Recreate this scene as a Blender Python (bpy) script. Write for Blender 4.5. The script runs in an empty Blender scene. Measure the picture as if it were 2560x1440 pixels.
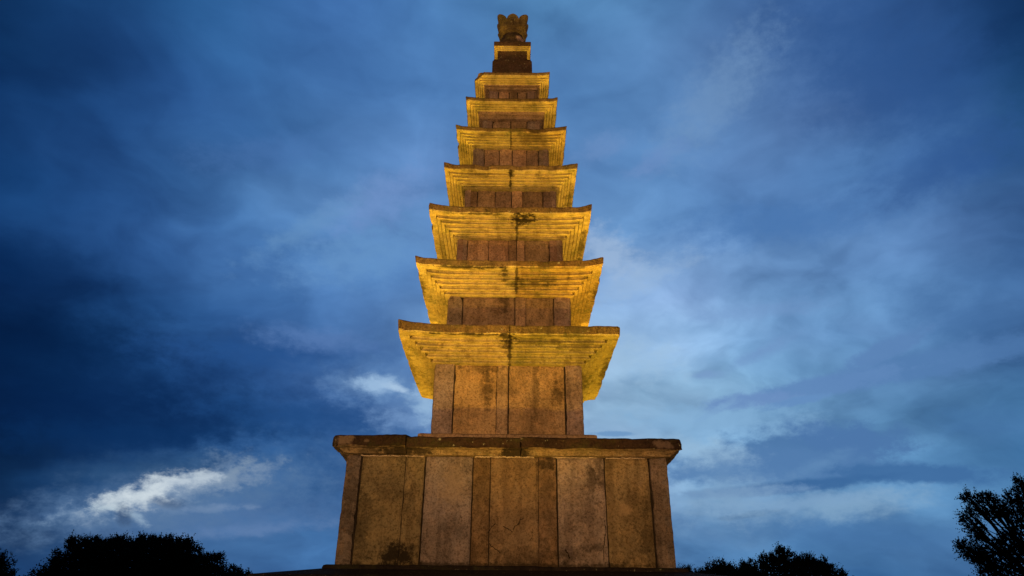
import bpy, bmesh, math, random
from mathutils import Vector, Matrix, noise
random.seed(7)
R = math.radians
S = bpy.context.scene
col = S.collection
D = 12.3                                   # camera to pagoda axis, metres
FPX, TILT, ROLL, PAN, PSI = 1739.8, 0.46686, 0.01035, 0.00391, -0.00473

# ---------------------------------------------------------------- camera
cd = bpy.data.cameras.new('camera'); cam = bpy.data.objects.new('camera', cd); col.objects.link(cam)
Fw = Vector((math.sin(PAN)*math.cos(TILT), math.cos(PAN)*math.cos(TILT), math.sin(TILT)))
Rt = Vector((math.cos(PAN), -math.sin(PAN), 0)); Up = Rt.cross(Fw)
R2 = Rt*math.cos(ROLL)+Up*math.sin(ROLL); U2 = -Rt*math.sin(ROLL)+Up*math.cos(ROLL)
m = Matrix((R2, U2, -Fw)).transposed()
cam.matrix_world = m.to_4x4()
cd.sensor_width = 36; cd.lens = FPX/2560*36; cd.clip_end = 5000; cd.clip_start = .05
S.camera = cam

def ray(px, py):
    return Fw+R2*((px-1280)/FPX)-U2*((py-720)/FPX)
def at(px, py, Y):
    d = ray(px, py); return d*(Y/d.y)
def azel(px, py):
    d = ray(px, py)
    return math.degrees(math.atan2(d.x, d.y)), math.degrees(math.atan2(d.z, math.hypot(d.x, d.y)))

def lin(c):
    return tuple((v/255/12.92 if v/255 <= .04045 else ((v/255+.055)/1.055)**2.4) for v in c)

# ---------------------------------------------------------------- node helper
class N:
    def __init__(s, tree): s.t = tree; s.n = tree.nodes; s.l = tree.links
    def new(s, typ, **kw):
        x = s.n.new(typ)
        for k, v in kw.items(): setattr(x, k, v)
        return x
    def put(s, sock, v):
        if hasattr(v, 'is_output'): s.l.new(v, sock)
        elif v is not None: sock.default_value = v
    def math(s, op, a, b=None, c=None, clamp=False):
        x = s.new('ShaderNodeMath', operation=op, use_clamp=clamp)
        for i, v in enumerate((a, b, c)): s.put(x.inputs[i], v)
        return x.outputs[0]
    def vec(s, op, a, b=None):
        x = s.new('ShaderNodeVectorMath', operation=op)
        s.put(x.inputs[0], a); s.put(x.inputs[1], b)
        return x.outputs['Value'] if op in ('DOT_PRODUCT', 'LENGTH', 'DISTANCE') else x.outputs[0]
    def scale(s, a, f):
        x = s.new('ShaderNodeVectorMath', operation='SCALE'); s.put(x.inputs[0], a); s.put(x.inputs['Scale'], f); return x.outputs[0]
    def mapr(s, v, a, b, c=0., d=1., smooth=True):
        x = s.new('ShaderNodeMapRange', interpolation_type='SMOOTHSTEP' if smooth else 'LINEAR')
        for i, q in enumerate((v, a, b, c, d)): s.put(x.inputs[i], q)
        return x.outputs[0]
    def mix(s, f, a, b, blend='MIX'):
        x = s.new('ShaderNodeMix', data_type='RGBA', blend_type=blend)
        s.put(x.inputs[0], f)
        for i, v in ((6, a), (7, b)):
            if isinstance(v, tuple): v = (*v[:3], 1)
            s.put(x.inputs[i], v)
        return x.outputs[2]
    def noise(s, v, sc, det=4, rough=.55, dist=0.):
        x = s.new('ShaderNodeTexNoise'); s.put(x.inputs['Vector'], v)
        x.inputs['Scale'].default_value = sc; x.inputs['Detail'].default_value = det
        x.inputs['Roughness'].default_value = rough; x.inputs['Distortion'].default_value = dist
        return x.outputs['Fac'], x.outputs['Color']
    def comb(s, x=0., y=0., z=0.):
        c = s.new('ShaderNodeCombineXYZ'); s.put(c.inputs[0], x); s.put(c.inputs[1], y); s.put(c.inputs[2], z); return c.outputs[0]
    def sep(s, v):
        c = s.new('ShaderNodeSeparateXYZ'); s.put(c.inputs[0], v); return c.outputs

# ---------------------------------------------------------------- sky (world): dusk cloud deck, laid out by compass direction
SKY = [  # rows of the cloud deck top to bottom, columns west to east (display colours)
 (0,    [(8,45,90),(18,58,115),(32,84,140),(50,95,165),(68,115,180),(75,125,182),(78,126,182),(74,115,175),(52,90,152),(32,68,125),(8,42,88)]),
 (144,  [(4,42,92),(22,65,125),(40,90,155),(58,104,170),(68,115,180),(78,124,186),(78,125,186),(84,120,178),(50,88,152),(28,66,126),(10,52,98)]),
 (288,  [(4,42,92),(30,74,140),(45,90,155),(50,98,160),(70,114,178),(80,124,188),(76,122,182),(84,122,178),(74,108,168),(38,78,142),(15,62,108)]),
 (432,  [(4,44,94),(33,78,142),(48,94,155),(75,116,176),(88,128,190),(88,128,190),(86,130,190),(78,118,180),(70,112,172),(60,98,160),(30,72,125)]),
 (576,  [(4,38,88),(28,74,140),(52,98,165),(85,130,190),(96,140,202),(98,140,202),(98,142,200),(72,116,178),(86,130,190),(82,116,176),(45,88,148)]),
 (720,  [(2,30,74),(10,56,112),(42,88,152),(62,108,174),(80,122,186),(110,150,205),(128,160,212),(118,154,210),(102,148,205),(90,128,184),(50,92,152)]),
 (864,  [(2,28,68),(8,48,100),(25,72,135),(50,92,158),(84,124,184),(120,155,205),(142,172,215),(112,158,214),(106,158,214),(82,122,182),(55,100,155)]),
 (1008, [(0,20,54),(5,42,92),(16,60,120),(38,82,146),(78,116,180),(120,155,205),(156,188,222),(120,165,210),(118,162,208),(90,138,190),(60,108,162)]),
 (1152, [(5,34,72),(10,48,98),(20,62,114),(28,72,130),(60,105,165),(110,145,195),(140,170,212),(92,138,190),(84,130,185),(74,122,176),(45,95,150)]),
 (1296, [(10,40,80),(45,80,128),(68,104,156),(60,102,160),(70,112,170),(100,140,190),(135,165,208),(98,142,192),(92,134,184),(84,126,176),(52,94,146)]),
 (1440, [(8,38,82),(30,70,128),(42,86,146),(46,94,155),(50,98,160),(60,105,165),(60,108,168),(46,96,158),(36,86,148),(28,74,134),(15,55,110)]),
]
def sky_px(px, py):
    px = min(max(px, 0), 2560); py = min(max(py, 0), 1440)
    i = min(int(px/256), 9); fx = px/256-i
    j = min(int(py/144), 9); fy = py/144-j
    c = []
    for k in range(3):
        a = SKY[j][1][i][k]*(1-fx)+SKY[j][1][i+1][k]*fx
        b = SKY[j+1][1][i][k]*(1-fx)+SKY[j+1][1][i+1][k]*fx
        c.append(a*(1-fy)+b*fy)
    return tuple(c)
def px_of(az, el):
    d = Vector((math.sin(R(az))*math.cos(R(el)), math.cos(R(az))*math.cos(R(el)), math.sin(R(el))))
    c = d.dot(Fw)
    return 1280+FPX*d.dot(R2)/c, 720-FPX*d.dot(U2)/c

def build_world():
    w = bpy.data.worlds.new('World'); S.world = w; w.use_nodes = True
    t = w.node_tree; t.nodes.clear(); n = N(t)
    tc = n.new('ShaderNodeTexCoord').outputs['Generated']
    d = n.vec('NORMALIZE', tc)
    x, y, z = n.sep(d)
    el = n.math('MULTIPLY', n.math('ARCSINE', z), 57.29578)
    az = n.math('MULTIPLY', n.math('ARCTAN2', x, y), 57.29578)
    zz = n.math('ADD', n.math('MAXIMUM', z, 0.), .40)
    deck = n.comb(n.math('DIVIDE', x, zz), n.math('DIVIDE', y, zz), 0.)
    # two-octave warp in cloud-deck space
    _, wc = n.noise(deck, 2.2, 4, .5)
    _, wc2 = n.noise(deck, 9., 4, .5)
    wv = n.vec('ADD', n.vec('MULTIPLY', n.vec('SUBTRACT', wc, (.5, .5, .5)), (12., 6., 0.)),
               n.vec('MULTIPLY', n.vec('SUBTRACT', wc2, (.5, .5, .5)), (4.5, 2.2, 0.)))
    ae = n.comb(az, el, 0.)
    wx, wy, _ = n.sep(n.vec('ADD', ae, wv))
    u = n.mapr(wx, -52., 52., 0., 1., smooth=False)
    els = [2, 6, 10, 14, 18, 22, 27, 32, 37, 43, 50]
    prev = None
    for i, e in enumerate(els):
        r = n.new('ShaderNodeValToRGB'); n.put(r.inputs[0], u)
        cr = r.color_ramp; cr.interpolation = 'B_SPLINE'
        k = 15
        for j in range(k):
            p = j/(k-1); az_ = -52+104*p
            c = lin(sky_px(*px_of(az_, e)))
            if j < 2: s = cr.elements[j]; s.position = p
            else: s = cr.elements.new(p)
            s.color = (*c, 1)
        for j in range(2): cr.elements[j].position = j/(k-1)
        if prev is None: prev = r.outputs[0]
        else:
            prev = n.mix(n.mapr(wy, els[i-1], e), prev, r.outputs[0])
    cur = prev
    # streaky density variations of the cloud deck
    rot = n.comb(n.vec('DOT_PRODUCT', deck, (.93, .36, 0)), n.math('MULTIPLY', n.vec('DOT_PRODUCT', deck, (-.36, .93, 0)), 1.9), 0.)
    f1, _ = n.noise(rot, 2.1, 5, .48, .4)
    f2, _ = n.noise(n.vec('ADD', rot, (7., 3., 1.)), 5., 4, .5, .3)
    dens = n.math('ADD', n.math('MULTIPLY', n.math('SUBTRACT', f1, .5), .7), n.math('MULTIPLY', n.math('SUBTRACT', f2, .5), .6))
    gain = n.math('ADD', 1.0, dens)
    cur = n.mix(1., cur, n.comb(gain, n.math('POWER', gain, .8), n.math('POWER', gain, .62)), 'MULTIPLY')
    # billows of a few degrees, flattened towards the horizon
    bq = n.comb(n.math('MULTIPLY', wx, .105), n.math('MULTIPLY', wy, .20), 3.3)
    g1, _ = n.noise(bq, 1., 5, .46, .5)
    g2, _ = n.noise(n.vec('ADD', bq, (11., 4., 2.)), 2.9, 5, .5, .5)
    puff = n.math('ADD', n.math('MULTIPLY', n.math('SUBTRACT', g1, .5), 1.5), n.math('MULTIPLY', n.math('SUBTRACT', g2, .5), .40))
    pg = n.math('ADD', .98, n.math('MULTIPLY', puff, n.mapr(el, 22., 42., 1., .5)))
    cur = n.mix(1., cur, n.comb(n.math('POWER', pg, 1.15), pg, n.math('POWER', pg, .82)), 'MULTIPLY')
    # mauve tint on the thicker cloud
    fm, _ = n.noise(rot, 1.9, 3, .5)
    cur = n.mix(n.mapr(fm, .45, .75, 0., .35), cur, n.mix(1., cur, (1.16, .97, .98), 'MULTIPLY'))
    # individual clouds: px, py, half length, half width, slope (deg, + = rising to the right), colour, strength, ragged
    clouds = [
     # dark lenticular clouds on the east
     (2030,1120,215,60, 3,(68,108,164),.9,.45),(1890,1170,265,40, 2,(76,116,172),.9,.4),(2270,1184,190,24,-2,(56,100,158),.92,.45),
     (2110,1095,130,36,-12,(70,110,168),.9,.5),(2000,1214,190,15, 5,(52,96,154),.92,.4),(1850,1230,150,12, 4,(88,124,176),.9,.5),(2340,900,240,34,12,(76,116,174),.9,.45),(2080,955,170,22, 10,(88,126,184),.9,.5),
     (2220,870,110,22,26,(84,122,180),.9,.5),(1860,1003,110,16,8,(98,132,190),.92,.6),(1790,1022,50,8,30,(108,144,196),.9,.6),(1765,935,50,9,0,(112,146,198),.92,.6),(1990,1000,70,10,12,(92,132,190),.9,.6),
     (1870,1284,62,7,9,(66,104,152),.95,.8),(1530,1085,42,6,0,(100,140,192),.9,.6),(1900,775,160,20,6,(108,142,198),.55,.7),(1905,880,70,14,26,(104,140,196),.8,.6),
     (1960,560,240,48,6,(66,110,174),.8,.5),(2200,200,250,150,-30,(36,76,138),.65,.5),(2350,420,220,56,20,(40,80,145),.6,.6),(2420,800,180,60,-20,(58,98,156),.6,.5),
     (2150,1330,330,40,-3,(62,106,164),.55,.6),(2480,1060,130,40,0,(62,106,162),.7,.6),
     # pale gaps on the east
     (2130,1262,180,34,7,(122,156,196),.8,.5),(1960,1258,240,22,3,(120,155,200),.6,.6),(2060,1160,70,14,22,(100,140,190),.4,.7),
     (1760,1130,120,40,-6,(140,172,210),.7,.6),(1790,1050,220,40,0,(124,165,212),.7,.6),(1820,1250,150,60,4,(128,160,200),.5,.6),
     (1785,245,170,60,50,(106,140,190),.6,.6),(1640,400,70,22,35,(100,132,192),.6,.7),(1510,370,60,28,20,(104,136,194),.5,.7),
     (1520,640,90,60,-35,(150,174,216),.75,.6),(1600,700,130,30,25,(140,168,212),.6,.7),(1560,900,130,60,0,(150,180,218),.6,.6),
     # west: dark mass and streaks
     (250,1000,420,90,-4,(2,32,78),.75,.5),(330,1085,300,34,-2,(4,42,92),.7,.6),(100,870,300,90,0,(0,26,66),.6,.5),(820,1040,260,40,-3,(20,64,124),.7,.6),
     (700,880,240,34,-2,(28,74,140),.6,.6),(60,650,160,60,-10,(2,36,84),.5,.5),
     (900,640,150,60,12,(94,138,196),.75,.6),(950,500,120,50,28,(106,138,200),.7,.6),(780,560,140,24,30,(96,138,192),.55,.7),(690,380,180,36,6,(66,106,170),.5,.6),
     (800,850,120,28,-6,(84,118,180),.65,.7),(450,1170,220,34,2,(44,76,118),.6,.5),
     (560,1290,340,44,2,(74,106,158),.75,.6),(700,1200,160,80,0,(62,104,164),.5,.6),(520,1270,110,10,1,(120,142,184),.7,.8),(640,1320,180,14,4,(96,124,176),.5,.8),
     (150,1310,140,14,4,(40,72,116),.6,.7),
     # the torn white break low in the west
     (300,1262,150,22,12,(112,138,176),.85,.7),(430,1250,330,62,10,(84,114,158),.7,.6),(450,1228,230,30,13,(126,146,180),.75,.8),(296,1252,78,24,12,(180,192,212),.85,.9),(385,1226,100,30,20,(196,206,224),.92,.9),(540,1196,90,40,24,(112,134,170),.7,.8),
     (480,1203,74,22,8,(180,192,214),.85,.9),(600,1172,56,14,32,(118,138,170),.75,1.),(262,1268,46,9,0,(170,186,208),.8,1.),(345,1292,34,12,-20,(150,172,202),.7,1.),
     (315,1290,20,22,60,(52,76,116),.85,.9),(432,1254,38,11,-8,(66,90,130),.8,.9),
     # small white break beside the tower
     (960,972,110,34,-4,(100,136,190),.8,.6),(938,958,48,24,0,(150,180,222),.85,.6),(990,966,44,10,-18,(160,186,224),.9,.8),(1030,1040,90,26,6,(108,142,196),.8,.7),(1065,1005,40,50,40,(150,182,222),.7,.7),
    ]
    _, e1 = n.noise(n.vec('MULTIPLY', ae, (1., 1.6, 0.)), .55, 8, .66)
    edge = n.vec('SUBTRACT', e1, (.5, .5, .5))
    base_ae = n.vec('ADD', ae, n.vec('MULTIPLY', wv, (.10, .10, 0.)))
    for px, py, a, b, ang, c, st, rg in clouds:
        a0, e0 = azel(px, py)
        ax, ex = azel(px+10, py); ay, ey = azel(px, py+10)
        J = Matrix((((ax-a0)/10, (ay-a0)/10), ((ex-e0)/10, (ey-e0)/10))).inverted()   # px per degree
        ca, sa = math.cos(R(-ang)), math.sin(R(-ang))
        m1 = ((ca*J[0][0]+sa*J[1][0])/a, (ca*J[0][1]+sa*J[1][1])/a, 0.)
        m2 = ((-sa*J[0][0]+ca*J[1][0])/b, (-sa*J[0][1]+ca*J[1][1])/b, 0.)
        q = n.vec('SUBTRACT', base_ae, (a0, e0, 0.))
        p = n.comb(n.vec('DOT_PRODUCT', q, m1), n.vec('DOT_PRODUCT', q, m2), 0.)
        p = n.vec('ADD', p, n.scale(edge, 4.2*rg))
        k = n.mapr(n.vec('LENGTH', p), *((1.5, .15) if min(c) > 110 else (1.5, .68) if st >= .9 else (1.8, .05)), 0., st)
        cur = n.mix(k, cur, lin(c))
    # away from the afterglow the sky is much darker: behind the viewer, and overhead
    aaz = n.math('ABSOLUTE', az)
    cur = n.mix(n.mapr(aaz, 50., 95.), cur, (.003, .009, .026))
    cur = n.mix(n.mapr(el, 52., 72.), cur, (.006, .02, .055))
    cur = n.mix(n.mapr(el, -1., -6.), cur, (.002, .004, .008))
    hs = n.new('ShaderNodeHueSaturation'); hs.inputs['Saturation'].default_value = .985; hs.inputs['Value'].default_value = 1.07; n.put(hs.inputs['Color'], cur); cur = n.mix(1., hs.outputs[0], (1.04, 1.06, .95), 'MULTIPLY')
    bg = n.new('ShaderNodeBackground'); n.put(bg.inputs[0], cur); bg.inputs[1].default_value = 1.
    # last light of a sun well below the horizon, from the sky model
    sk = n.new('ShaderNodeTexSky', sky_type='NISHITA'); sk.sun_disc = False
    sk.sun_elevation = R(-5); sk.sun_rotation = R(25)
    b2 = n.new('ShaderNodeBackground'); n.put(b2.inputs[0], sk.outputs[0]); b2.inputs[1].default_value = .012
    ad = n.new('ShaderNodeAddShader'); t.links.new(bg.outputs[0], ad.inputs[0]); t.links.new(b2.outputs[0], ad.inputs[1])
    o = n.new('ShaderNodeOutputWorld'); t.links.new(ad.outputs[0], o.inputs[0])
    w.cycles.sampling_method = 'MANUAL'; w.cycles.sample_map_resolution = 512
build_world()

# ---------------------------------------------------------------- materials
def sph(n, P, c, r):       # soft ellipsoid mask round a point
    q = n.vec('DIVIDE', n.vec('SUBTRACT', P, c), r)
    return n.vec('LENGTH', q)

def stone(name, base, dark, spots=(), pale=(), moss=0., grime=.5, streak=.5, bump=.9, tint=0., grain=1.):
    mt = bpy.data.materials.new(name); mt.use_nodes = True; t = mt.node_tree; t.nodes.clear(); n = N(t)
    P = n.new('ShaderNodeNewGeometry').outputs['Position']
    info = n.new('ShaderNodeObjectInfo').outputs['Random']
    a, _ = n.noise(P, 1.6, 6, .6); b, _ = n.noise(P, 7., 6, .62); g, _ = n.noise(P, 55., 4, .7); g2, _ = n.noise(P, 190., 2, .6)
    px, py, pz = n.sep(P)
    vs = n.comb(n.math('MULTIPLY', px, 5.), n.math('MULTIPLY', py, 5.), n.math('MULTIPLY', pz, .55))
    s1, _ = n.noise(vs, 1.3, 5, .6, .3)
    c = n.mix(n.mapr(a, .36, .66), base, tuple(v*k for v, k in zip(base, (.62, .60, .56))))
    c = n.mix(n.mapr(b, .40, .68, 0., .55), c, tuple(v*k for v, k in zip(base, (1.28, 1.16, 1.02))))
    c = n.mix(n.mapr(s1, .50, .68, 0., streak), c, dark)
    c = n.mix(n.mapr(b, .34, .24, 0., grime), c, dark)
    # grain of the granite
    mo, _ = n.noise(P, 3.1, 7, .68, .8)
    c = n.mix(n.mapr(mo, .50, .62, 0., .65*grime), c, tuple(.35*v+.65*q for v, q in zip(base, dark)))
    c = n.mix(n.mapr(mo, .42, .30, 0., .5), c, tuple(v*k for v, k in zip(base, (1.12, 1.12, 1.30))))
    g3, _ = n.noise(P, 27., 5, .75)
    c = n.mix(n.mapr(g3, .50, .60, 0., .8*grain), c, n.mix(1., c, (.50, .46, .42), 'MULTIPLY'))
    c = n.mix(n.mapr(g3, .44, .34, 0., .45), c, n.mix(1., c, (1.45, 1.38, 1.35), 'MULTIPLY'))
    c = n.mix(n.mapr(g, .50, .66, 0., .75), c, n.mix(1., c, (.42, .40, .40), 'MULTIPLY'))
    c = n.mix(n.mapr(g2, .55, .72, 0., .4), c, n.mix(1., c, (1.5, 1.45, 1.4), 'MULTIPLY'))
    oc = n.new('ShaderNodeObjectInfo').outputs['Color']
    c = n.mix(1., c, oc, 'MULTIPLY')
    hv = n.math('ADD', 1.-tint/2, n.math('MULTIPLY', info, tint))
    c = n.mix(1., c, n.comb(hv, hv, hv), 'MULTIPLY')
    if moss:
        f, _ = n.noise(P, 2.2, 8, .7); f2, _ = n.noise(P, 30., 5, .7)
        k = n.math('MULTIPLY', n.mapr(f, .48, .66, 0., moss), n.mapr(f2, .40, .62, .35, 1.))
        c = n.mix(k, c, (.085, .095, .022))
        l, _ = n.noise(P, 18., 3, .5)
        c = n.mix(n.mapr(l, .66, .72, 0., .6), c, (.36, .34, .24))
    rn, _ = n.noise(P, 8., 8, .75)
    for ctr, rad, st in spots:
        k = n.mapr(n.math('ADD', sph(n, P, ctr, rad), n.math('MULTIPLY', n.math('SUBTRACT', rn, .5), 4.2)), 1.2, .45, 0., st)
        c = n.mix(k, c, (.018, .013, .008))
    for ctr, rad, st, pc in pale:
        k = n.mapr(n.math('ADD', sph(n, P, ctr, rad), n.math('MULTIPLY', n.math('SUBTRACT', rn, .5), 3.4)), 1.1, .5, 0., st)
        c = n.mix(k, c, pc)
    bs = n.new('ShaderNodeBsdfPrincipled'); n.put(bs.inputs['Base Color'], c); bs.inputs['Roughness'].default_value = .92
    bs.inputs['Specular IOR Level'].default_value = .15
    h = n.math('ADD', n.math('MULTIPLY', n.math('ADD', b, n.math('MULTIPLY', g3, .6)), .9), n.math('ADD', n.math('MULTIPLY', g, .35), n.math('MULTIPLY', g2, .1)))
    bm_ = n.new('ShaderNodeBump'); bm_.inputs['Strength'].default_value = bump; bm_.inputs['Distance'].default_value = .045
    n.put(bm_.inputs['Height'], h); t.links.new(bm_.outputs[0], bs.inputs['Normal'])
    o = n.new('ShaderNodeOutputMaterial'); t.links.new(bs.outputs[0], o.inputs[0])
    return mt

AX = D
BROWN = (.052, .030, .016)
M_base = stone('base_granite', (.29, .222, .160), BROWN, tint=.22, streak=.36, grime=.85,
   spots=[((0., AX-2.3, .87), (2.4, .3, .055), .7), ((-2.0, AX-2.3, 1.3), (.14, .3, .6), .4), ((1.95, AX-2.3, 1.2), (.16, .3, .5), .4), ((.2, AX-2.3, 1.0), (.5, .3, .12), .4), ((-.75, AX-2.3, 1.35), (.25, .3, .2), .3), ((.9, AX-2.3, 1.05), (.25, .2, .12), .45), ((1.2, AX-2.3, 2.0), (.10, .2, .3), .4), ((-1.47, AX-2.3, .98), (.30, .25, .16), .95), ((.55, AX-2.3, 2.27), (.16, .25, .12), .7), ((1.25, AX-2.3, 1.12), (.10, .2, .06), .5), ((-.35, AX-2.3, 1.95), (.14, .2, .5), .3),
          ((.56, AX-2.3, 1.8), (.12, .2, .6), .35), ((-2.2, AX-2.3, 1.9), (.12, .3, .5), .35), ((1.3, AX-2.3, 2.2), (.12, .2, .25), .5), ((1.75, AX-2.3, 1.15), (.3, .2, .2), .3)],
   pale=[((1.62, AX-2.3, 1.62), (.16, .25, .12), .55, (.42, .28, .15)), ((-.78, AX-2.3, 1.9), (.20, .25, .28), .35, (.36, .26, .19))])
M_body = stone('storey_granite', (.40, .275, .185), BROWN, tint=.28, streak=.35, grime=.6,
   spots=[((-.35, AX-1.23, 3.75), (.10, .3, .40), .6), ((.82, AX-1.23, 3.62), (.09, .3, .22), .55), ((-.95, AX-1.23, 3.35), (.10, .2, .12), .5), ((-.42, AX-1.23, 4.08), (.35, .3, .10), .5),
          ((.45, AX-1.23, 3.55), (.07, .2, .5), .4), ((-.1, AX-1.2, 5.4), (.16, .3, .25), .6), ((.3, AX-.9, 7.8), (.1, .3, .3), .3)])
M_pill = stone('storey_pillar_granite', (.295, .228, .20), BROWN, tint=.15, streak=.4, grime=.6)
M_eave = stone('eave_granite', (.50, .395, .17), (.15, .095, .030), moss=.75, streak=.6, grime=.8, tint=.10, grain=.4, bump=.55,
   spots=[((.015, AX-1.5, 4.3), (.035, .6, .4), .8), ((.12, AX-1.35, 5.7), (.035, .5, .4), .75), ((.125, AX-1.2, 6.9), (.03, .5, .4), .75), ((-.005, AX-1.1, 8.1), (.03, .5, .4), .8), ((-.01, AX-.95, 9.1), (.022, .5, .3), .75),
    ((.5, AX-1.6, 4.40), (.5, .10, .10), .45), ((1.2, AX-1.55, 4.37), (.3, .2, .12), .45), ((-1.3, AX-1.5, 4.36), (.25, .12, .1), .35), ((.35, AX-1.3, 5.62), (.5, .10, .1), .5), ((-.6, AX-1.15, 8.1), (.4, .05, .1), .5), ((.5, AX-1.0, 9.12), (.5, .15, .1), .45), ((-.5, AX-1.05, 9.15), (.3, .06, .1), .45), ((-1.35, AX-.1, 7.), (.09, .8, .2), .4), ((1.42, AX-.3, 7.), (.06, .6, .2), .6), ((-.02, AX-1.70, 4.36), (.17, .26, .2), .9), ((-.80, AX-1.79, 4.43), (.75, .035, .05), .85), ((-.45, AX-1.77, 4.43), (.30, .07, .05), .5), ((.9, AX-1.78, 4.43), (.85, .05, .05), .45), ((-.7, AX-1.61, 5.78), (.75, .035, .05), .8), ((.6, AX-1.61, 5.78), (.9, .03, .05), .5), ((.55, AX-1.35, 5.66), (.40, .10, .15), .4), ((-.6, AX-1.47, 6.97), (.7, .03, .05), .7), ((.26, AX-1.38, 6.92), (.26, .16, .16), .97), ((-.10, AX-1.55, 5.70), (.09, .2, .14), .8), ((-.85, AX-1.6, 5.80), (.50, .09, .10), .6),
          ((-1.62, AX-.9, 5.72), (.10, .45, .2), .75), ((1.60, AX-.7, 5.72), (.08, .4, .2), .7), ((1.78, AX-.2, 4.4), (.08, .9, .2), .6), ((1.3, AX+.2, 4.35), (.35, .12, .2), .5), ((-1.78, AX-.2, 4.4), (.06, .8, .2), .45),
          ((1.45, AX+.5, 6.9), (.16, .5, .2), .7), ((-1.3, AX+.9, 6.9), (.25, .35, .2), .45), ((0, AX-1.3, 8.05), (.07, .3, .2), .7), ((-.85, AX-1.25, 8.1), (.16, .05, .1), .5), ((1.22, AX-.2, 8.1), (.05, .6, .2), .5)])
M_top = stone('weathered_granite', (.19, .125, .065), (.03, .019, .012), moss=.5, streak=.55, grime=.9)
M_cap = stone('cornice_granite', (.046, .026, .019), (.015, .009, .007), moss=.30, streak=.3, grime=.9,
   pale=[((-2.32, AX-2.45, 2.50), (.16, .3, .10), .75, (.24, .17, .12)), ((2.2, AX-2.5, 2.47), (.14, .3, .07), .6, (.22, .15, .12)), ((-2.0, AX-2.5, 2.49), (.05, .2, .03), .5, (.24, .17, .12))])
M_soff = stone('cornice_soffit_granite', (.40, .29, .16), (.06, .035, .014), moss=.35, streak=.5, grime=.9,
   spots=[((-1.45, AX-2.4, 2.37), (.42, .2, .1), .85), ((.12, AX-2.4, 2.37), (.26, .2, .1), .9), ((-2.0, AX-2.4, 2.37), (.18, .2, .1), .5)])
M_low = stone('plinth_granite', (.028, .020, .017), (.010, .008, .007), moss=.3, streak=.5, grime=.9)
M_fin = stone('finial_granite', (.125, .090, .062), (.04, .025, .014), moss=.4, streak=.4, grime=.8,
   pale=[((.185, AX-.30, 12.66), (.105, .25, .11), .95, (.46, .30, .27))])
M_fin2 = stone('finial_block_granite', (.11, .066, .046), (.04, .022, .014), moss=.25, streak=.4, grime=.8)

def flat(name, c, rough=.95, var=.5, sc=8.):
    mt = bpy.data.materials.new(name); mt.use_nodes = True; t = mt.node_tree; t.nodes.clear(); n = N(t)
    P = n.new('ShaderNodeNewGeometry').outputs['Position']
    f, _ = n.noise(P, sc, 4, .6)
    cc = n.mix(n.mapr(f, .35, .65), tuple(v*(1-var) for v in c), c)
    bs = n.new('ShaderNodeBsdfPrincipled'); n.put(bs.inputs['Base Color'], cc); bs.inputs['Roughness'].default_value = rough
    bs.inputs['Specular IOR Level'].default_value = .1
    o = n.new('ShaderNodeOutputMaterial'); t.links.new(bs.outputs[0], o.inputs[0]); return mt
M_mortar = flat('pale_mortar', (.55, .42, .30), sc=14.)
M_crack = flat('crack_dirt', (.018, .012, .009))  # dark dirt lodged in the cracks of the slabs
M_core = flat('core_stone', (.03, .022, .016))
M_grass = flat('grass_ground', (.045, .07, .02), sc=2.)
M_leaf = flat('tree_foliage', (.022, .034, .014), sc=.8)
M_leaf2 = flat('pine_foliage', (.018, .032, .016), sc=1.2)
M_bark = flat('tree_bark', (.03, .022, .016), sc=5.)

# ---------------------------------------------------------------- object helpers
def tag(o, label=None, cat=None, group=None, kind=None):
    for k, v in (('label', label), ('category', cat), ('group', group), ('kind', kind)):
        if v: o[k] = v
    return o
def empty(name, loc=(0, 0, 0), rz=0.):
    o = bpy.data.objects.new(name, None); o.location = loc; o.rotation_euler = (0, 0, rz); o.empty_display_size = .3
    col.objects.link(o); return o
def link(name, verts, faces, mats, parent=None, fm=None, smooth=False):
    me = bpy.data.meshes.new(name); me.from_pydata([tuple(v) for v in verts], [], faces)
    if not isinstance(mats, (list, tuple)): mats = [mats]
    for q in mats: me.materials.append(q)
    if fm: me.polygons.foreach_set('material_index', fm)
    if smooth: me.polygons.foreach_set('use_smooth', [True]*len(me.polygons))
    me.validate(); me.update()
    bm = bmesh.new(); bm.from_mesh(me); bmesh.ops.recalc_face_normals(bm, faces=bm.faces); bm.to_mesh(me); bm.free()
    o = bpy.data.objects.new(name, me); col.objects.link(o)
    if parent: o.parent = parent
    return o
def rough(p, amp, sc=3., seed=0.):
    q = Vector(p)*sc+Vector((seed, seed*.7, -seed*.3))
    v = noise.noise_vector(q)*.6+noise.noise_vector(q*3.1)*.4
    return Vector(p)+v*amp
def chip(p, sc, seed=0.):      # 0 mostly, rising to 1 in a few places
    v = noise.noise(Vector(p)*sc+Vector((seed, 0, seed)))
    return max(0., (v-.22)/.5)

pag = empty('stone_pagoda', (0, D, 0), PSI)
tag(pag, 'seven-storey weathered granite pagoda with stepped eaves, lit yellow from below against dusk sky', 'pagoda')

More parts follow.
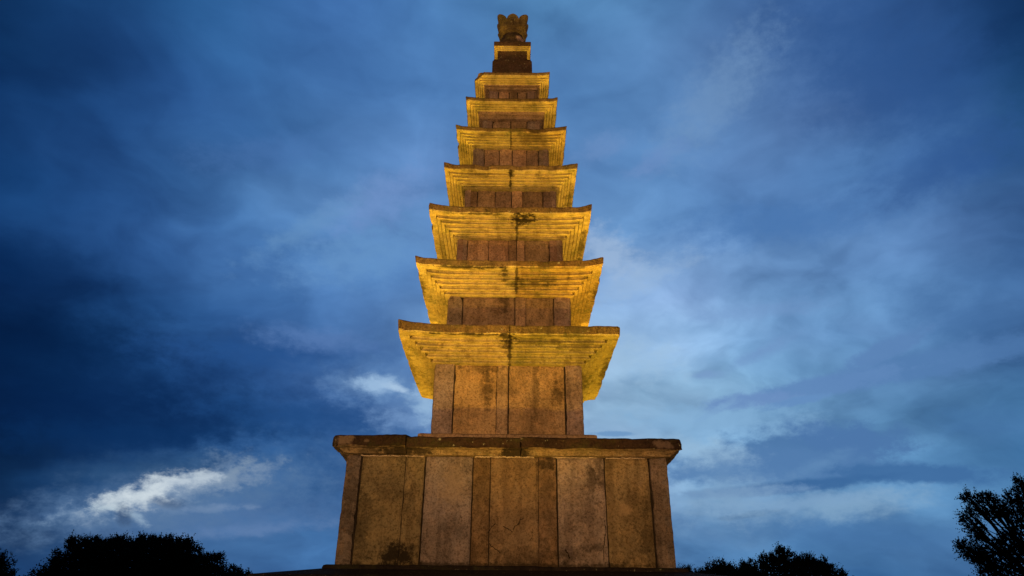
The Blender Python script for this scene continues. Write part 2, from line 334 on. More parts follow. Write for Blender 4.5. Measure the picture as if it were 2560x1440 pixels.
# one vertical face stone: grid front, rounded irregular edges
def face_stone(name, x0, x1, z0, z1, yf, thick, mat, parent, cell=.035, rnd=.012, amp=.006, seed=0., rz=0., taper=0., wob=.004, bulge=0., topround=0.):
    nx = max(2, int((x1-x0)/cell)); nz = max(2, int((z1-z0)/cell))
    V = []; F = []
    xs = [i/nx for i in range(nx+1)]; zs = [j/nz for j in range(nz+1)]
    for j in zs:
        for i in xs:
            ex = min(i, 1-i)*(x1-x0); ez = min(j, 1-j)*(z1-z0)
            x = x0+(x1-x0)*i; z = z0+(z1-z0)*j
            # wavering edges
            if i in (0., 1.): x += (1 if i == 0 else -1)*(abs(noise.noise(Vector((seed+i*9, z*4.5, 3.1))))*wob*2+chip((x, z, seed), 6.)*wob*2)
            if j in (0., 1.): z += (1 if j == 0 else -1)*abs(noise.noise(Vector((x*4.5, seed+j*5, 1.7))))*wob
            if topround and z > z1-topround:
                xm = (x0+x1)/2; q = (z-(z1-topround))/topround
                x = xm+(x-xm)*math.sqrt(max(0., 1-q*q*.75))
            d = 0.
            for e in (ex, ez):
                if e < rnd*2.2: d += rnd*(1-e/(rnd*2.2))**2
            e = min(ex, ez)
            if e < .04: d += chip((x, z, seed*2), 9.)*.02
            yy = yf+d-bulge*math.sin(math.pi*i)*math.sin(math.pi*j)
            p = rough((x, yy, z), amp, 5., seed); p.x = x; p.z = z
            V.append(p)
    W = nx+1
    for j in range(nz):
        for i in range(nx):
            a = j*W+i; F.append((a, a+1, a+W+1, a+W))
    # border loop back to the core
    loop = [i for i in range(W)]+[j*W+nx for j in range(1, nz+1)]+[nz*W+i for i in range(nx-1, -1, -1)]+[j*W for j in range(nz-1, 0, -1)]
    b = len(V)
    for k in loop: V.append(Vector((V[k].x, yf+thick, V[k].z)))
    L = len(loop)
    for k in range(L): F.append((loop[k], b+k, b+(k+1) % L, loop[(k+1) % L]))
    F.append([b+k for k in range(L)])
    o = link(name, V, F, mat, parent, smooth=False); o.rotation_euler.z = rz
    return o
def box(name, x0, x1, y0, y1, z0, z1, mat, parent):
    V = [Vector((x, y, z)) for z in (z0, z1) for x, y in ((x0, y0), (x1, y0), (x1, y1), (x0, y1))]
    return link(name, V, [(0, 1, 5, 4), (1, 2, 6, 5), (2, 3, 7, 6), (3, 0, 4, 7), (4, 5, 6, 7), (3, 2, 1, 0)], mat, parent)

TINT = {(2.29, 0): (.80, .84, 1.05), (2.29, 1): (.82, .84, .66), (2.29, 2): (.80, .80, .62), (2.29, 3): (1.06, 1.12, 1.5), (2.29, 4): (.86, .74, .58), (2.29, 5): (1.02, .92, .78),
 (2.29, 6): (.84, .72, .60), (2.29, 7): (1.14, 1.16, 1.4), (2.29, 8): (1.05, 1.0, .74), (2.29, 9): (.86, .84, .95)}
TINT.update({(2.3, k[1]): v for k, v in list(TINT.items())})
TINT.update({(1.23, 0): (1.12, 1.10, 1.18), (1.23, 1): (1.1, 1.06, .84), (1.23, 2): (1.05, 1.05, 1.0), (1.23, 3): (1.0, .96, .80), (1.23, 4): (1.12, 1.05, 1.1),
 (.99, 2): (1.25, 1.1, 1.1), (.99, 3): (.8, .75, .72), (.99, 4): (1.2, 1.12, 1.1), (.99, 6): (.95, .76, .68), (.9, 1): (.7, .66, .6), (.9, 4): (1.25, 1.15, 1.05), (.78, 1): (1.05, 1, 1), (.78, 2): (1.15, 1.08, 1.0)})
def storey(w, z0, z1, stones, mat, name='storey_wall', proud=.02, cell=.035, seed=0., smooth=False):
    core = box(name, -w+.07, w-.07, -w+.07, w-.07, z0-.05, z1+.03, M_core, pag)
    fronts = []
    for i, s in enumerate(stones):
        x0, x1, off = s[:3]; kind = s[3] if len(s) > 3 else 'wall_stone'
        kw = s[4] if len(s) > 4 else {}
        g = .002
        o = face_stone(kind, x0+(g if i else 0), x1-(g if i < len(stones)-1 else 0), z0, z1-.004*(i % 2), -w+proud-off, .10, M_pill if (kind == CP and mat is M_body) else mat, core, cell=cell, seed=seed+i*3.7, **kw)
        o.color = (*TINT.get((round(w, 2), i), random.Random(seed*7+i).choice([(1, 1, 1), (1.08, .98, .92), (.86, .84, .86), (1.12, 1.02, 1.0), (.92, .90, .80)])), 1)
        fronts.append(o)
    for k in (1, 2, 3):
        for o in fronts:
            c = o.copy(); col.objects.link(c); c.parent = core; c.rotation_euler.z = k*math.pi/2
    return core

# square-plan course built from a profile, optionally one stone of it between joints
def course(name, prof, mats, pm, path, parent, nseg=36, amp=.005, seed=0., lift=None, cuts=(), sub=True, smooth=False, dz=0., chips=.0):
    """prof: [(w, z)] from inner top outwards, down and back in; path: list of ('c',sx,sy) corners or ('j',x,sy) joints; closed when no joints"""
    closed = path[0][0] == 'c'
    V = []; F = []; fm = []
    def pts(w):
        P = []
        for s in path:
            P.append(Vector((s[1]*w, s[2]*w, 0)) if s[0] == 'c' else Vector((s[1], s[2]*w, 0)))
        out = []
        n = len(P); rng = n if closed else n-1
        for i in range(rng):
            a, b = P[i], P[(i+1) % n]
            for k in range(nseg): out.append(a.lerp(b, .5-.5*math.cos(math.pi*k/nseg)) if sub else a.lerp(b, k/nseg))
        if not closed: out.append(P[-1])
        return out
    wmax = max(p[0] for p in prof)
    for ri, (w, z) in enumerate(prof):
        for q in pts(w):
            x, y = q.x, q.y
            zz = z
            if lift:
                s = min(abs(x), abs(y))/w; fr = max(0., (w/wmax-.72)/.28)
                key = (1 if x > 0 else -1, 1 if y > 0 else -1)
                zz += lift.get(key, lift[0])*(s**5)*fr*(1. if pm[min(ri, len(pm)-1)] == 0 else .75)
            for cx, cy, cw, cl in cuts:    # broken corner: chamfer in plan
                dd = (x*cx+y*cy)-(2*wmax-cl)
                if dd > 0:
                    n_ = noise.noise(Vector((x*9, y*9, zz*12)))*.02
                    x -= cx*(dd/2+n_); y -= cy*(dd/2+n_)
            p = rough((x, y, zz), amp if w > wmax*.955 else amp*.32, 4., seed)
            if chips and w > wmax*.97:
                c_ = chip((x*1., y*1., seed), 3.2, seed)*chips
                m_ = max(abs(x), abs(y))
                p.x -= (x/m_)*c_ if abs(x) == m_ or abs(x) > w*.97 else 0
                p.y -= (y/m_)*c_ if abs(y) == m_ or abs(y) > w*.97 else 0
            if not closed and (abs(x-path[0][1]) < 1e-6 or abs(x-path[-1][1]) < 1e-6):
                side = 1 if path[1][1]*1. > path[0][1] else -1
                if len(path) == 2: side = 1 if (path[1][1] > path[0][1]) == (abs(x-path[0][1]) < 1e-6) else -1
                p.x = x+side*(.016+abs(noise.noise(Vector((x, zz*7, y*3+seed))))*.06)
            p.z += dz
            V.append(p)
    n = len(pts(1.))
    for r in range(len(prof)-1):
        for k in range(n if closed else n-1):
            a = r*n+k; b = r*n+(k+1) % n
            F.append((a, b, b+n, a+n)); fm.append(pm[r])
    if not closed:
        F.append([r*n for r in range(len(prof))]); fm.append(len(mats)-1 if len(mats) > 2 else pm[-1])
        F.append([r*n+n-1 for r in range(len(prof))][::-1]); fm.append(len(mats)-1 if len(mats) > 2 else pm[-1])
    return link(name, V, F, mats, parent, fm, smooth)
ALL = [('c', -1, -1), ('c', -1, 1), ('c', 1, 1), ('c', 1, -1)]
def halfL(j): return [('j', j, -1), ('c', -1, -1), ('c', -1, 1), ('j', j, 1)]
def halfR(j): return [('j', j, 1), ('c', 1, 1), ('c', 1, -1), ('j', j, -1)]

# ---------------------------------------------------------------- lower platform, mostly below the picture
gz = -.75
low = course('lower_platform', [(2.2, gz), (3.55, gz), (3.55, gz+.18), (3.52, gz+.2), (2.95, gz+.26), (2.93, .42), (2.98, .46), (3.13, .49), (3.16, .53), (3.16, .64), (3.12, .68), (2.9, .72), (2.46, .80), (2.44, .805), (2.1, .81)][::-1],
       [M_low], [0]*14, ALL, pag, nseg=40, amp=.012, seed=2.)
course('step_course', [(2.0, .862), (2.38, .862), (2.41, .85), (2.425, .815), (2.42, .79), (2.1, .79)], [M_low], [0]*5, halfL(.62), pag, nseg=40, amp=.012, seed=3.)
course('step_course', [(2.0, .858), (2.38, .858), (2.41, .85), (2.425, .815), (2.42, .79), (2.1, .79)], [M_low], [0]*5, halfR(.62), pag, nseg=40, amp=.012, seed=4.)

# ---------------------------------------------------------------- base storey
PL = 'pilaster'; CP = 'corner_pillar'
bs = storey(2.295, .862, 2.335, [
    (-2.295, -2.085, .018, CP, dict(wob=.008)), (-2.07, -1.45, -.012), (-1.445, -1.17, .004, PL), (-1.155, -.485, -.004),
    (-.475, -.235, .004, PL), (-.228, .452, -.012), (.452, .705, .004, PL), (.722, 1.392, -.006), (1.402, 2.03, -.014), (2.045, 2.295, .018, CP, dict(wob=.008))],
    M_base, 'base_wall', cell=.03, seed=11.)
# cracks across the middle and right slabs
def ribbon(name, pts, y, wd, mat, parent, seed=1):
    rnd = random.Random(seed)
    P = []
    for (a, b), (c, d) in zip(pts, pts[1:]):
        for k in range(5): P.append((a+(c-a)*k/5+rnd.uniform(-.006, .006), b+(d-b)*k/5+rnd.uniform(-.006, .006)))
    P.append(pts[-1])
    V = []; F = []
    for i, (x, z) in enumerate(P):
        a = P[max(0, i-1)]; b = P[min(len(P)-1, i+1)]
        t = Vector((b[0]-a[0], b[1]-a[1])).normalized(); nn = Vector((-t.y, t.x))*wd*rnd.uniform(.35, 1.)/2
        for s, yy in ((1, y), (-1, y), (-1, y+.03), (1, y+.03)): V.append(Vector((x+nn.x*s, yy, z+nn.y*s)))
    for i in range(len(P)-1):
        a = i*4
        for k in range(4): F.append((a+k, a+(k+1) % 4, a+4+(k+1) % 4, a+4+k))
    return link(name, V, F, mat, parent)
def wx(px, py):    # wall coordinates of a mark seen on the base front
    d = ray(px, py); t = (D-2.285)/d.y; return (d.x*t-.012, d.z*t)
yb = -2.270
for i, pl in enumerate([[(1223, 1334), (1232, 1318), (1243, 1309)], [(1262, 1316), (1280, 1325), (1285, 1331), (1291, 1316), (1301, 1309), (1304, 1300), (1312, 1296)],
                        [(1226, 1356), (1231, 1365), (1242, 1371), (1257, 1383)], [(1336, 1322), (1335, 1340), (1329, 1352)],
                        [(1516, 1300), (1519, 1332), (1512, 1372), (1514, 1400)], [(1416, 1375), (1424, 1384), (1429, 1396)]]):
    ribbon('crack', [wx(*q) for q in pl], yb-.018, [.011, .010, .009, .006, .009, .02][i], M_crack, bs, i)
# pale mortar line under the cornice
for a, b, i in ((-2.1, -1.17, 0), (-.45, .4, 1), (.66, 1.30, 2), (1.42, 1.98, 3)):
    rr = random.Random(i); P = []; x = a
    while x < b: P.append((x, 2.326+rr.uniform(-.004, .006))); x += .035
    ribbon('mortar_line', P, -2.296, .016, M_mortar, bs, i+20)

# ---------------------------------------------------------------- base cornice
cor = [(1.2, 2.80), (1.5, 2.765), (2.0, 2.665), (2.40, 2.580), (2.47, 2.562), (2.492, 2.545), (2.50, 2.48), (2.497, 2.43), (2.485, 2.41), (2.45, 2.402), (2.40, 2.395), (2.355, 2.36), (2.335, 2.338), (1.9, 2.335)]
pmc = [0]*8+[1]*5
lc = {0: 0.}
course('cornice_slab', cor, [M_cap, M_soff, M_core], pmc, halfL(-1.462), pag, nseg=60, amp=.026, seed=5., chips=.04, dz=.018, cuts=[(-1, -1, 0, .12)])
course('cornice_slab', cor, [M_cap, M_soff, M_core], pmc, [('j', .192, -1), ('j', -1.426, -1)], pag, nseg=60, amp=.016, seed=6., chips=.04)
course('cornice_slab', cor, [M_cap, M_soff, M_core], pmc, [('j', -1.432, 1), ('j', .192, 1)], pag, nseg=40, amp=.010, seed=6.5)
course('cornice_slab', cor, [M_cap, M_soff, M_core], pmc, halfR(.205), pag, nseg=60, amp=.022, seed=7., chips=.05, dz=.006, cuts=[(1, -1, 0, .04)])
for j, hf, sd in ((-.02, halfL, 8.), (-.02, halfR, 9.)):
    course('storey_sill', [(1.1, 2.93), (1.25, 2.925), (1.38, 2.905), (1.415, 2.885), (1.42, 2.85), (1.42, 2.76), (1.1, 2.75)], [M_body], [0]*6, hf(j), pag, nseg=40, amp=.006, seed=sd, chips=.02)

# ---------------------------------------------------------------- storeys
storey(1.23, 2.928, 4.135, [(-1.23, -.905, .03, CP, dict(wob=.007)), (-.893, -.19, -.02), (-.188, .0, .0, PL), (.016, .94, -.018), (.955, 1.23, .03, CP, dict(wob=.010))], M_body, cell=.028, seed=31.)
storey(1.093, 4.86, 5.482, [(-1.093, -.83, .025, CP, dict(topround=.18)), (-.822, .10, -.016), (.108, .30, .0, PL), (.302, .79, -.014), (.80, 1.093, .02, CP)], M_body, cell=.028, seed=41.)
storey(.992, 6.16, 6.73, [(-.992, -.80, .012, CP), (-.796, -.40, -.012), (-.396, -.02, -.008), (-.018, .12, .006), (.13, .28, -.004), (.285, .735, -.012), (.742, .992, .012, CP)], M_body, cell=.028, seed=51.)
storey(.900, 7.36, 7.915, [(-.90, -.79, .0, CP), (-.785, -.655, -.02), (-.65, -.30, .0), (-.296, .02, -.008), (.028, .24, .004), (.244, .635, -.01), (.642, .90, .0, CP)], M_body, cell=.028, seed=61.)
storey(.780, 8.46, 9.03, [(-.78, -.55, .0, CP), (-.544, -.24, -.01), (-.234, .02, .006), (.03, .32, -.006), (.324, .56, -.01), (.567, .78, .0, CP)], M_body, cell=.028, seed=71.)
storey(.622, 9.52, 9.90, [(-.622, -.40, .01, CP), (-.393, -.02, -.012), (-.012, .33, -.006), (.338, .622, .01, CP)], M_body, cell=.03, seed=81.)
storey(.512, 10.42, 10.85, [(-.512, -.30, .012, CP), (-.292, -.06, -.02), (-.05, .12, -.002), (.13, .33, -.02), (.34, .512, .012, CP)], M_body, cell=.03, seed=91.)

# ---------------------------------------------------------------- roofs
def roof(w, ztop, zbot, wb, zb, zin, steps, joint, seed, over=.0, lift=.045, tall=(), lifts=None, cuts=(), offs=0.):
    """w eave half width, ztop/zbot its edge, wb/zb top of the storey below, zin height at the storey above"""
    win = max(.12, wb-.18)
    prof = [(win, zin)]
    for k in range(1, 6):
        s = k/6; prof.append((win+(w-win)*s, zin+(ztop-zin)*(s**.8)))
    prof += [(w-.03, ztop+.004), (w-.006, ztop-.006), (w, ztop-.03), (w-.012, zbot+.02), (w-.018, zbot)]
    nt = len(prof)-2
    inner = wb+(.012 if not tall else tall[0][0]-wb)
    w1 = w-.018-over
    prof.append(((w+w1)/2, zbot-.003)); prof.append((w1, zbot-.006))
    ws = w1; zs = zbot-.006
    hz = (zs-(zb if not tall else tall[0][1]))/steps; hw = (w1-inner)/steps
    for k in range(steps):
        gs = min(.030, hw*.38)
        prof.append((ws-gs*.3, zs)); prof.append((ws-gs*.5, zs+gs*1.1)); prof.append((ws-gs*.9-hz*.5, zs+gs*1.0)); prof.append((ws-gs*.9-hz*.45, zs-hz*.15)); prof.append((ws-gs*.9, zs-hz*.9)); prof.append((ws-gs-.006, zs-hz*1.0))
        ws -= hw; zs -= hz
        prof.append((ws, zs-.001))
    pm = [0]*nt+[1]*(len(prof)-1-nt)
    if tall:
        for tw, tz, dz2 in tall:
            prof.append((tw, tz)); pm.append(2); prof.append((tw-.003, tz-dz2)); pm.append(2)
        prof.append((wb-.05, prof[-1][1]-.001)); pm.append(2)
    else:
        prof.append((wb-.06, zs-.002)); pm.append(1)
    L = {0: lift}
    if lifts: L.update(lifts)
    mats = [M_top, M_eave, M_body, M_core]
    if joint is None:
        return course('roof_stone', prof, mats, pm, ALL, pag, nseg=60, amp=.013, seed=seed, lift=L, cuts=cuts, chips=.03)
    tl, tr = {101.: ((1., 1., 1.), (.84, .88, .72)), 102.: ((1.04, 1.04, 1.1), (.86, .78, .66)), 103.: ((1., 1., 1.1), (.98, .98, 1.)), 104.: ((.95, .94, .95), (1.03, 1.03, 1.1)), 105.: ((.96, .98, .9), (.86, .82, .76))}[seed]
    o1 = course('roof_stone', prof, mats, pm, halfL(joint), pag, nseg=60, amp=.015, seed=seed, lift=L, chips=.045, cuts=cuts)
    o2 = course('roof_stone', prof, mats, pm, halfR(joint), pag, nseg=60, amp=.015, seed=seed+20, lift=L, chips=.045, cuts=cuts, dz=-offs)
    o1.color = (*tl, 1); o2.color = (*tr, 1)
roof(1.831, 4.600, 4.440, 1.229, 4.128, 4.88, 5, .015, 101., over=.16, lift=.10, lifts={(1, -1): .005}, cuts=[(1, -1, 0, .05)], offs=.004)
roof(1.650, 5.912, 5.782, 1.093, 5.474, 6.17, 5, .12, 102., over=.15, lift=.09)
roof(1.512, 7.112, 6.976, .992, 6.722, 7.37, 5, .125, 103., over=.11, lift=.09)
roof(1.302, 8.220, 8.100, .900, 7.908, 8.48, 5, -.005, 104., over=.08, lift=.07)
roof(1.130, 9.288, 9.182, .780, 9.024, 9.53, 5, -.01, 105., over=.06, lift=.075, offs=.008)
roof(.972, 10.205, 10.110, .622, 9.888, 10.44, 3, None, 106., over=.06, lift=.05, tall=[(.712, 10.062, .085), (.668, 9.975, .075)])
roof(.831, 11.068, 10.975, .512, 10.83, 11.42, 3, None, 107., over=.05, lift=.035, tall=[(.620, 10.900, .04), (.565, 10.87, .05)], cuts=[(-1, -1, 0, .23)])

# ---------------------------------------------------------------- finial
course('finial_base_block', [(.05, 11.86), (.33, 11.86), (.415, 11.856), (.425, 11.83), (.428, 11.80), (.447, 11.775), (.452, 11.70), (.452, 11.46), (.435, 11.40), (.05, 11.38)], [M_fin2], [0]*9, ALL, pag, nseg=20, amp=.010, seed=111., chips=.01)
course('finial_neck_block', [(.05, 12.25), (.344, 12.25), (.342, 12.16), (.338, 11.86), (.05, 11.85)], [M_fin2], [0]*4, ALL, pag, nseg=16, amp=.008, seed=112.)
course('finial_cap_block', [(.05, 12.412), (.40, 12.41), (.425, 12.40), (.430, 12.36), (.428, 12.278), (.42, 12.27), (.40, 12.268), (.396, 12.235), (.372, 12.232), (.368, 12.20), (.35, 12.195), (.348, 12.185), (.05, 12.18)], [M_fin2, M_eave], [0]*5+[1]*7, ALL, pag, nseg=20, amp=.006, seed=113., chips=.01)
def lathe(name, prof, fn, mat, n=96, parent=pag):
    V = []; F = []
    for r, z in prof:
        for k in range(n):
            a = 2*math.pi*k/n; rr, zz = fn(r, z, a)
            V.append(rough((rr*math.cos(a), rr*math.sin(a), zz), .006, 7., 3.))
    for i in range(len(prof)-1):
        for k in range(n): F.append((i*n+k, i*n+(k+1) % n, (i+1)*n+(k+1) % n, (i+1)*n+k))
    F.append([k for k in range(n)]); F.append([(len(prof)-1)*n+k for k in range(n)])
    return link(name, V, F, mat, parent, smooth=False)
def bowl(r, z, a):
    return r*(1+.035*abs(math.sin(4*a)) * math.sin(math.pi*min(1, max(0, (z-12.42)/.40)))), z
lathe('overturned_bowl', [(.24, 12.40), (.285, 12.43), (.318, 12.52), (.328, 12.62), (.325, 12.70), (.306, 12.78), (.272, 12.83), (.262, 12.87), (.262, 12.91)], bowl, M_fin)
def petals(r, z, a):
    t = max(0., min(1., (z-12.92)/.40))
    c = abs(math.cos(4*(a+math.pi/2)))          # petals on the faces and on the corners of a squarish crown
    p = 2+5*t
    sq = (abs(math.cos(a))**p+abs(math.sin(a))**p)**(-1/p)
    rr = r*sq*(1+.10*t*(c-.7))
    return rr, z+(-.12*(1-c**.5))*(t**2)
lathe('lotus_flower', [(.262, 12.90), (.302, 12.915), (.306, 12.94), (.290, 12.955), (.304, 12.99), (.330, 13.03), (.334, 13.08), (.334, 13.15), (.342, 13.23), (.356, 13.30), (.372, 13.36), (.352, 13.365), (.24, 13.15), (.10, 13.10)], petals, M_fin)

# ---------------------------------------------------------------- ground
def ground():
    V = []; F = []; rs = [0, 3, 4, 5, 6, 7.5, 9, 11, 14, 18, 25, 40, 70, 120, 250, 600, 1500]; n = 64
    def h(r):
        t = max(0, min(1, (r-4.)/5.5)); t = t*t*(3-2*t); return -.75*(1-t)-1.62*t
    for r in rs:
        for k in range(n):
            a = 2*math.pi*k/n; x = r*math.cos(a); y = D+r*math.sin(a)
            V.append(Vector((x, y, h(r)+(noise.noise(Vector((x*.2, y*.2, 0)))*.12 if 5 < r < 200 else 0))))
    for i in range(len(rs)-1):
        for k in range(n): F.append((i*n+k, i*n+(k+1) % n, (i+1)*n+(k+1) % n, (i+1)*n+k))
    o = link('ground', V, F, M_grass, smooth=True); tag(o, kind='structure')
ground()

# ---------------------------------------------------------------- trees
def tube(V, F, a, b, ra, rb, n=6):
    d = (b-a).normalized(); u = d.orthogonal().normalized(); v = d.cross(u); s = len(V)
    for p, r in ((a, ra), (b, rb)):
        for k in range(n):
            t = 2*math.pi*k/n; V.append(p+(u*math.cos(t)+v*math.sin(t))*r)
    for k in range(n): F.append((s+k, s+(k+1) % n, s+n+(k+1) % n, s+n+k))
def limb(V, F, rnd, a, b, ra, rb, wob=.06, n=5):
    prev = a; L = (b-a).length; r0 = ra
    for k in range(1, n+1):
        t = k/n; p = a.lerp(b, t)+Vector((rnd.uniform(-1, 1), rnd.uniform(-1, 1), rnd.uniform(-.3, 1)))*wob*L*(1-t)*min(1, 2*t)
        r1 = ra+(rb-ra)*t; tube(V, F, prev, p, r0, r1); prev = p; r0 = r1
def leaves(V, F, rnd, c, rad, count, size, spray=0., up=.5):
    """sprigs: short twigs pointing outwards, each carrying small leaf faces"""
    for _ in range(count):
        d = Vector((rnd.gauss(0, 1), rnd.gauss(0, 1), rnd.gauss(0, 1))).normalized()
        t = rnd.random()**.45
        p = c+Vector((d.x*rad[0], d.y*rad[1], d.z*rad[2]))*t
        g = (d+Vector((0, 0, up))+Vector((rnd.uniform(-.6, .6), rnd.uniform(-.6, .6), rnd.uniform(-.4, .4)))).normalized()
        ln = size*rnd.uniform(1.2, 3.)*(1+spray*(t > .8)*rnd.random())
        for k in range(6):
            q = p+g*ln*(k/5)
            o = Vector((rnd.uniform(-1, 1), rnd.uniform(-1, 1), rnd.uniform(-1, 1))).normalized()
            a = (o+g*.7).normalized()*size*rnd.uniform(.7, 1.3)*(1.15-.14*k); b = a.cross(Vector((rnd.uniform(-1, 1), rnd.uniform(-1, 1), rnd.uniform(-1, 1)))).normalized()*size*.42
            s = len(V); V.extend([q, q+a*.5+b, q+a, q+a*.5-b]); F.append((s, s+1, s+2, s+3))
def leafmesh(name, V, F, mat, parent):
    me = bpy.data.meshes.new(name); me.from_pydata([tuple(v) for v in V], [], F); me.materials.append(mat); me.update()
    o = bpy.data.objects.new(name, me); col.objects.link(o); o.parent = parent; return o
def tree(name, label, cat, Y, base_px, lobes, seed, size, dens, mat, group=None, drop=0, thin=1., spray=.6, trunk_r=.22, depth=1., fork=.45, bare=(), h0=-1.6):
    """lobes in directions of the crown's limbs: (px, py, half width px, half height px)"""
    rnd = random.Random(seed)
    mpp = at(base_px, 1400, Y).length/FPX*1.02
    b = at(base_px, 1440, Y); base = Vector((b.x, b.y, h0))
    root = empty(name, base); tag(root, label, cat, group)
    LV, LF, TV, TF = [], [], [], []
    cs = []
    for px, py, a, c in lobes:
        py += drop; a *= thin; c *= thin
        cc = at(px, py, Y+rnd.uniform(-.5, .5)*depth*a*mpp)
        rad = (a*mpp, max(a, c)*mpp*depth*.9, c*mpp)
        cs.append((cc, rad))
        cnt = int(dens*6*(a*c)*(mpp/size)**2*.9)+20
        leaves(LV, LF, rnd, cc-base, rad, cnt, size, spray)
        for _ in range(int((a+c)/(4.5 if thin == 1. else 7.))):      # tufts at the ends of the twigs
            th = rnd.uniform(-.5, 3.64); ph = rnd.gauss(0, .5)
            dd = Vector((math.cos(th)*math.cos(ph), math.sin(ph), math.sin(th)*math.cos(ph)))
            tc_ = cc-base+Vector((dd.x*rad[0], dd.y*rad[1], dd.z*rad[2]))*rnd.uniform(.95, 1.12)+Vector((0, 0, size*rnd.uniform(0, 1.4)))
            tr_ = size*rnd.uniform(.8, 1.9)
            leaves(LV, LF, rnd, tc_, (tr_*.6, tr_*.6, tr_*.9), int(rnd.uniform(8, 20)), size*.62, .3, .8)
    top = max(c.z for c, _ in cs); f = Vector((0, 0, (top-h0)*fork))
    limb(TV, TF, rnd, Vector((0, 0, -.15)), f, trunk_r, trunk_r*.7, .03, 6)
    for cc, rad in cs:
        limb(TV, TF, rnd, f*rnd.uniform(.8, 1.0), cc-base, trunk_r*.42, .03, .05)
        for _ in range(3):
            e = cc-base+Vector((rnd.uniform(-1, 1)*rad[0], rnd.uniform(-1, 1)*rad[1], rnd.uniform(-.2, 1)*rad[2]))*.75
            limb(TV, TF, rnd, (f*.2+(cc-base)*.8), e, .035, .012, .05, 3)
    for x0, y0, x1, y1, r in bare:
        limb(TV, TF, rnd, at(x0, y0, Y)-base, at(x1, y1, Y-rnd.uniform(0, 1))-base, r, r*.35, .04, 5)
    tr = link('trunk', TV, TF, M_bark, root); leafmesh('crown', LV, LF, mat, root)
    return root
# broad crown low in the west
lob = [(215, 1372, 52, 26), (260, 1378, 62, 34), (320, 1378, 60, 38), (385, 1378, 60, 38), (430, 1384, 50, 40), (180, 1402, 40, 22), (150, 1420, 34, 16), (125, 1428, 24, 9), (480, 1396, 36, 24), (505, 1404, 40, 22), (545, 1422, 42, 18),
       (200, 1350, 18, 9), (250, 1343, 22, 8), (300, 1344, 24, 8), (350, 1345, 22, 8), (400, 1344, 24, 9), (440, 1346, 22, 8), (462, 1352, 14, 12), (520, 1386, 22, 10), (590, 1434, 28, 9), (618, 1438, 10, 10),
       (230, 1430, 110, 50), (350, 1430, 120, 60), (470, 1445, 110, 45), (330, 1480, 240, 50), (176, 1338, 6, 8), (292, 1336, 7, 6), (352, 1337, 7, 7), (385, 1338, 7, 6), (468, 1344, 6, 7)]
tree('broadleaf_tree', 'wide flat-topped dark tree silhouette at lower left, widest crown in view', 'tree', 58, 350, lob, 3, .20, 1.1, M_leaf, drop=22, trunk_r=.42, fork=.5)
tree('broadleaf_tree', 'dark tree cut off by the left edge, only a leafy sliver showing', 'tree', 52, -60, [(-20, 1420, 32, 34), (5, 1428, 22, 14), (-50, 1410, 40, 50), (-80, 1440, 60, 50), (22, 1436, 16, 7), (-5, 1398, 9, 12)], 4, .17, 1.2, M_leaf, drop=40, trunk_r=.3)
lob = [(1962, 1395, 22, 26), (1958, 1374, 10, 11), (1930, 1410, 30, 22), (1916, 1392, 10, 9), (1985, 1412, 28, 20), (2000, 1404, 16, 11), (2022, 1394, 10, 10), (2026, 1412, 22, 18), (2055, 1415, 22, 15), (2062, 1402, 10, 8), (2088, 1428, 20, 12), (2105, 1436, 10, 8),
       (1890, 1418, 24, 14), (1868, 1424, 22, 13), (1860, 1408, 9, 5), (1845, 1430, 14, 8), (1960, 1445, 110, 26), (2050, 1450, 50, 22), (1880, 1450, 60, 20)]
tree('conifer_tree', 'dark pointed-topped tree silhouette between the pagoda base and the right edge', 'tree', 46, 1965, lob, 6, .13, 1.2, M_leaf2, drop=12, trunk_r=.28, spray=.9)
tree('conifer_tree', 'small dark treetop silhouette just right of the pagoda base, left of the pointed tree', 'tree', 50, 1790, [(1798, 1416, 11, 9), (1808, 1428, 22, 11), (1790, 1430, 22, 10), (1770, 1438, 18, 6), (1822, 1436, 18, 9), (1745, 1438, 20, 5), (1790, 1452, 50, 18), (1828, 1424, 6, 6)], 8, .12, 1.6, M_leaf2, trunk_r=.22, spray=1.)
tree('shrub', 'low dark shrub top touching the right foot of the pagoda', 'shrub', 30, 1700, [(1706, 1434, 16, 6), (1716, 1426, 7, 5), (1690, 1440, 24, 10), (1710, 1455, 30, 16), (1731, 1439, 6, 4)], 9, .07, 1.8, M_leaf2, trunk_r=.08, spray=1.)
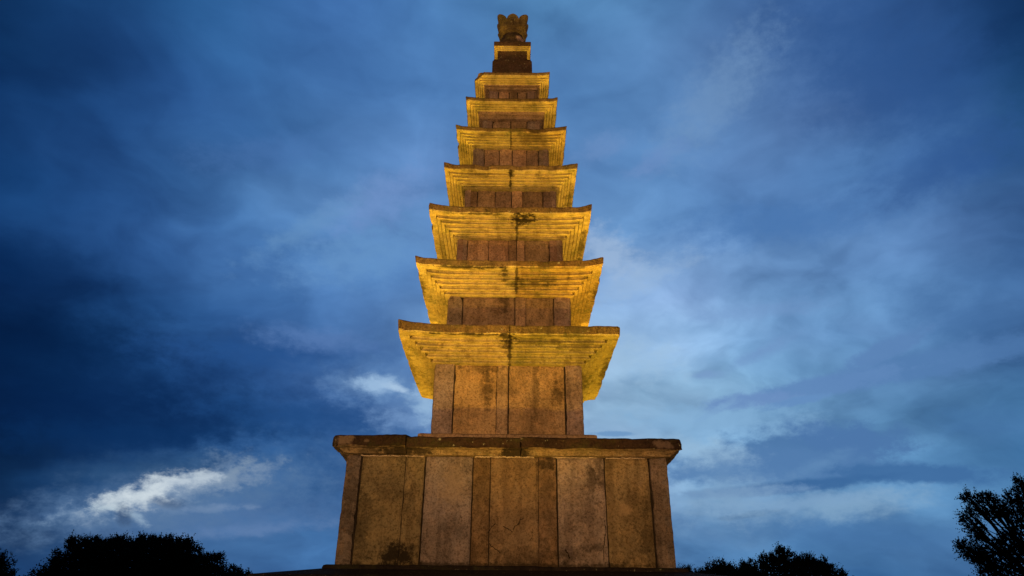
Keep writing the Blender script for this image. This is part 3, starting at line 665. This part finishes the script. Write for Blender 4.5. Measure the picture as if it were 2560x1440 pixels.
lob = [(2437, 1244, 26, 11), (2415, 1236, 10, 7), (2463, 1243, 20, 10), (2470, 1236, 7, 7), (2424, 1281, 22, 11), (2414, 1292, 12, 7), (2434, 1262, 14, 6), (2431, 1316, 22, 16), (2440, 1332, 16, 12), (2493, 1262, 34, 16), (2487, 1280, 38, 14), (2551, 1200, 12, 10), (2556, 1215, 14, 16), (2540, 1238, 26, 18),
       (2530, 1262, 38, 20), (2515, 1285, 40, 14), (2562, 1250, 30, 26), (2548, 1292, 30, 14), (2419, 1365, 26, 11), (2402, 1360, 12, 6), (2434, 1386, 30, 12), (2412, 1380, 12, 7), (2466, 1362, 30, 20), (2458, 1340, 14, 8), (2476, 1386, 38, 18), (2453, 1402, 22, 10), (2500, 1398, 40, 22), (2470, 1420, 26, 12), (2520, 1366, 34, 20),
       (2555, 1370, 34, 30), (2500, 1432, 44, 14), (2545, 1420, 44, 30), (2470, 1445, 26, 14), (2618, 1290, 44, 70), (2630, 1400, 50, 60), (2526, 1330, 16, 7), (2552, 1322, 18, 9), (2505, 1345, 14, 6)]
bare = [(2600, 1400, 2480, 1300, .035), (2595, 1390, 2455, 1318, .03), (2590, 1400, 2470, 1335, .03), (2600, 1380, 2500, 1300, .03), (2600, 1370, 2520, 1300, .03), (2600, 1360, 2440, 1290, .03), (2600, 1420, 2430, 1368, .03), (2600, 1350, 2545, 1300, .025), (2590, 1410, 2490, 1345, .02), (2560, 1230, 2552, 1190, .02), (2530, 1240, 2524, 1214, .012)]
tree('broadleaf_tree', 'tall dark tree at the right edge with open branches and gaps of sky', 'tree', 27, 2640, lob, 12, .075, .50, M_leaf, drop=4, thin=.8, trunk_r=.10, spray=.8, bare=bare, depth=.8)

# ---------------------------------------------------------------- floodlights
def spot(loc, target, power, color, ang, blend, rad=.12):
    l = bpy.data.lights.new('floodlight', 'SPOT'); l.energy = power; l.color = color; l.spot_size = R(ang); l.spot_blend = blend; l.shadow_soft_size = rad
    o = bpy.data.objects.new('floodlight', l); o.location = loc
    o.rotation_euler = (Vector(target)-Vector(loc)).to_track_quat('-Z', 'Y').to_euler(); col.objects.link(o)
YEL = (1., .595, .055)
for x in (-1.3, 1.3):
    spot((x, D-6.5, -.92), (x*.2, D-.4, 13.2), 2080, YEL, 58, .9, .12)
spot((0, 3.9, -1.25), (0, D-1., 6.4), 1700, (1., .60, .06), 46, .8, .14)
for s in (-1, 1):
    spot((s*7.0, D-.4, -.95), (s*.6, D, 12.6), 5600, YEL, 58, .9, .5)
spot((0, D+7.0, -.95), (0, D, 12.5), 8000, YEL, 58, .9, .12)
spot((-1.0, -9., -.8), (0, D, 9.2), 12300, (1., .585, .25), 60, .9, .25)

# ---------------------------------------------------------------- render settings
S.render.engine = 'CYCLES'
S.view_settings.view_transform = 'Standard'; S.view_settings.look = 'None'; S.view_settings.exposure = 0; S.view_settings.gamma = 1
S.render.resolution_x = 1024; S.render.resolution_y = 576
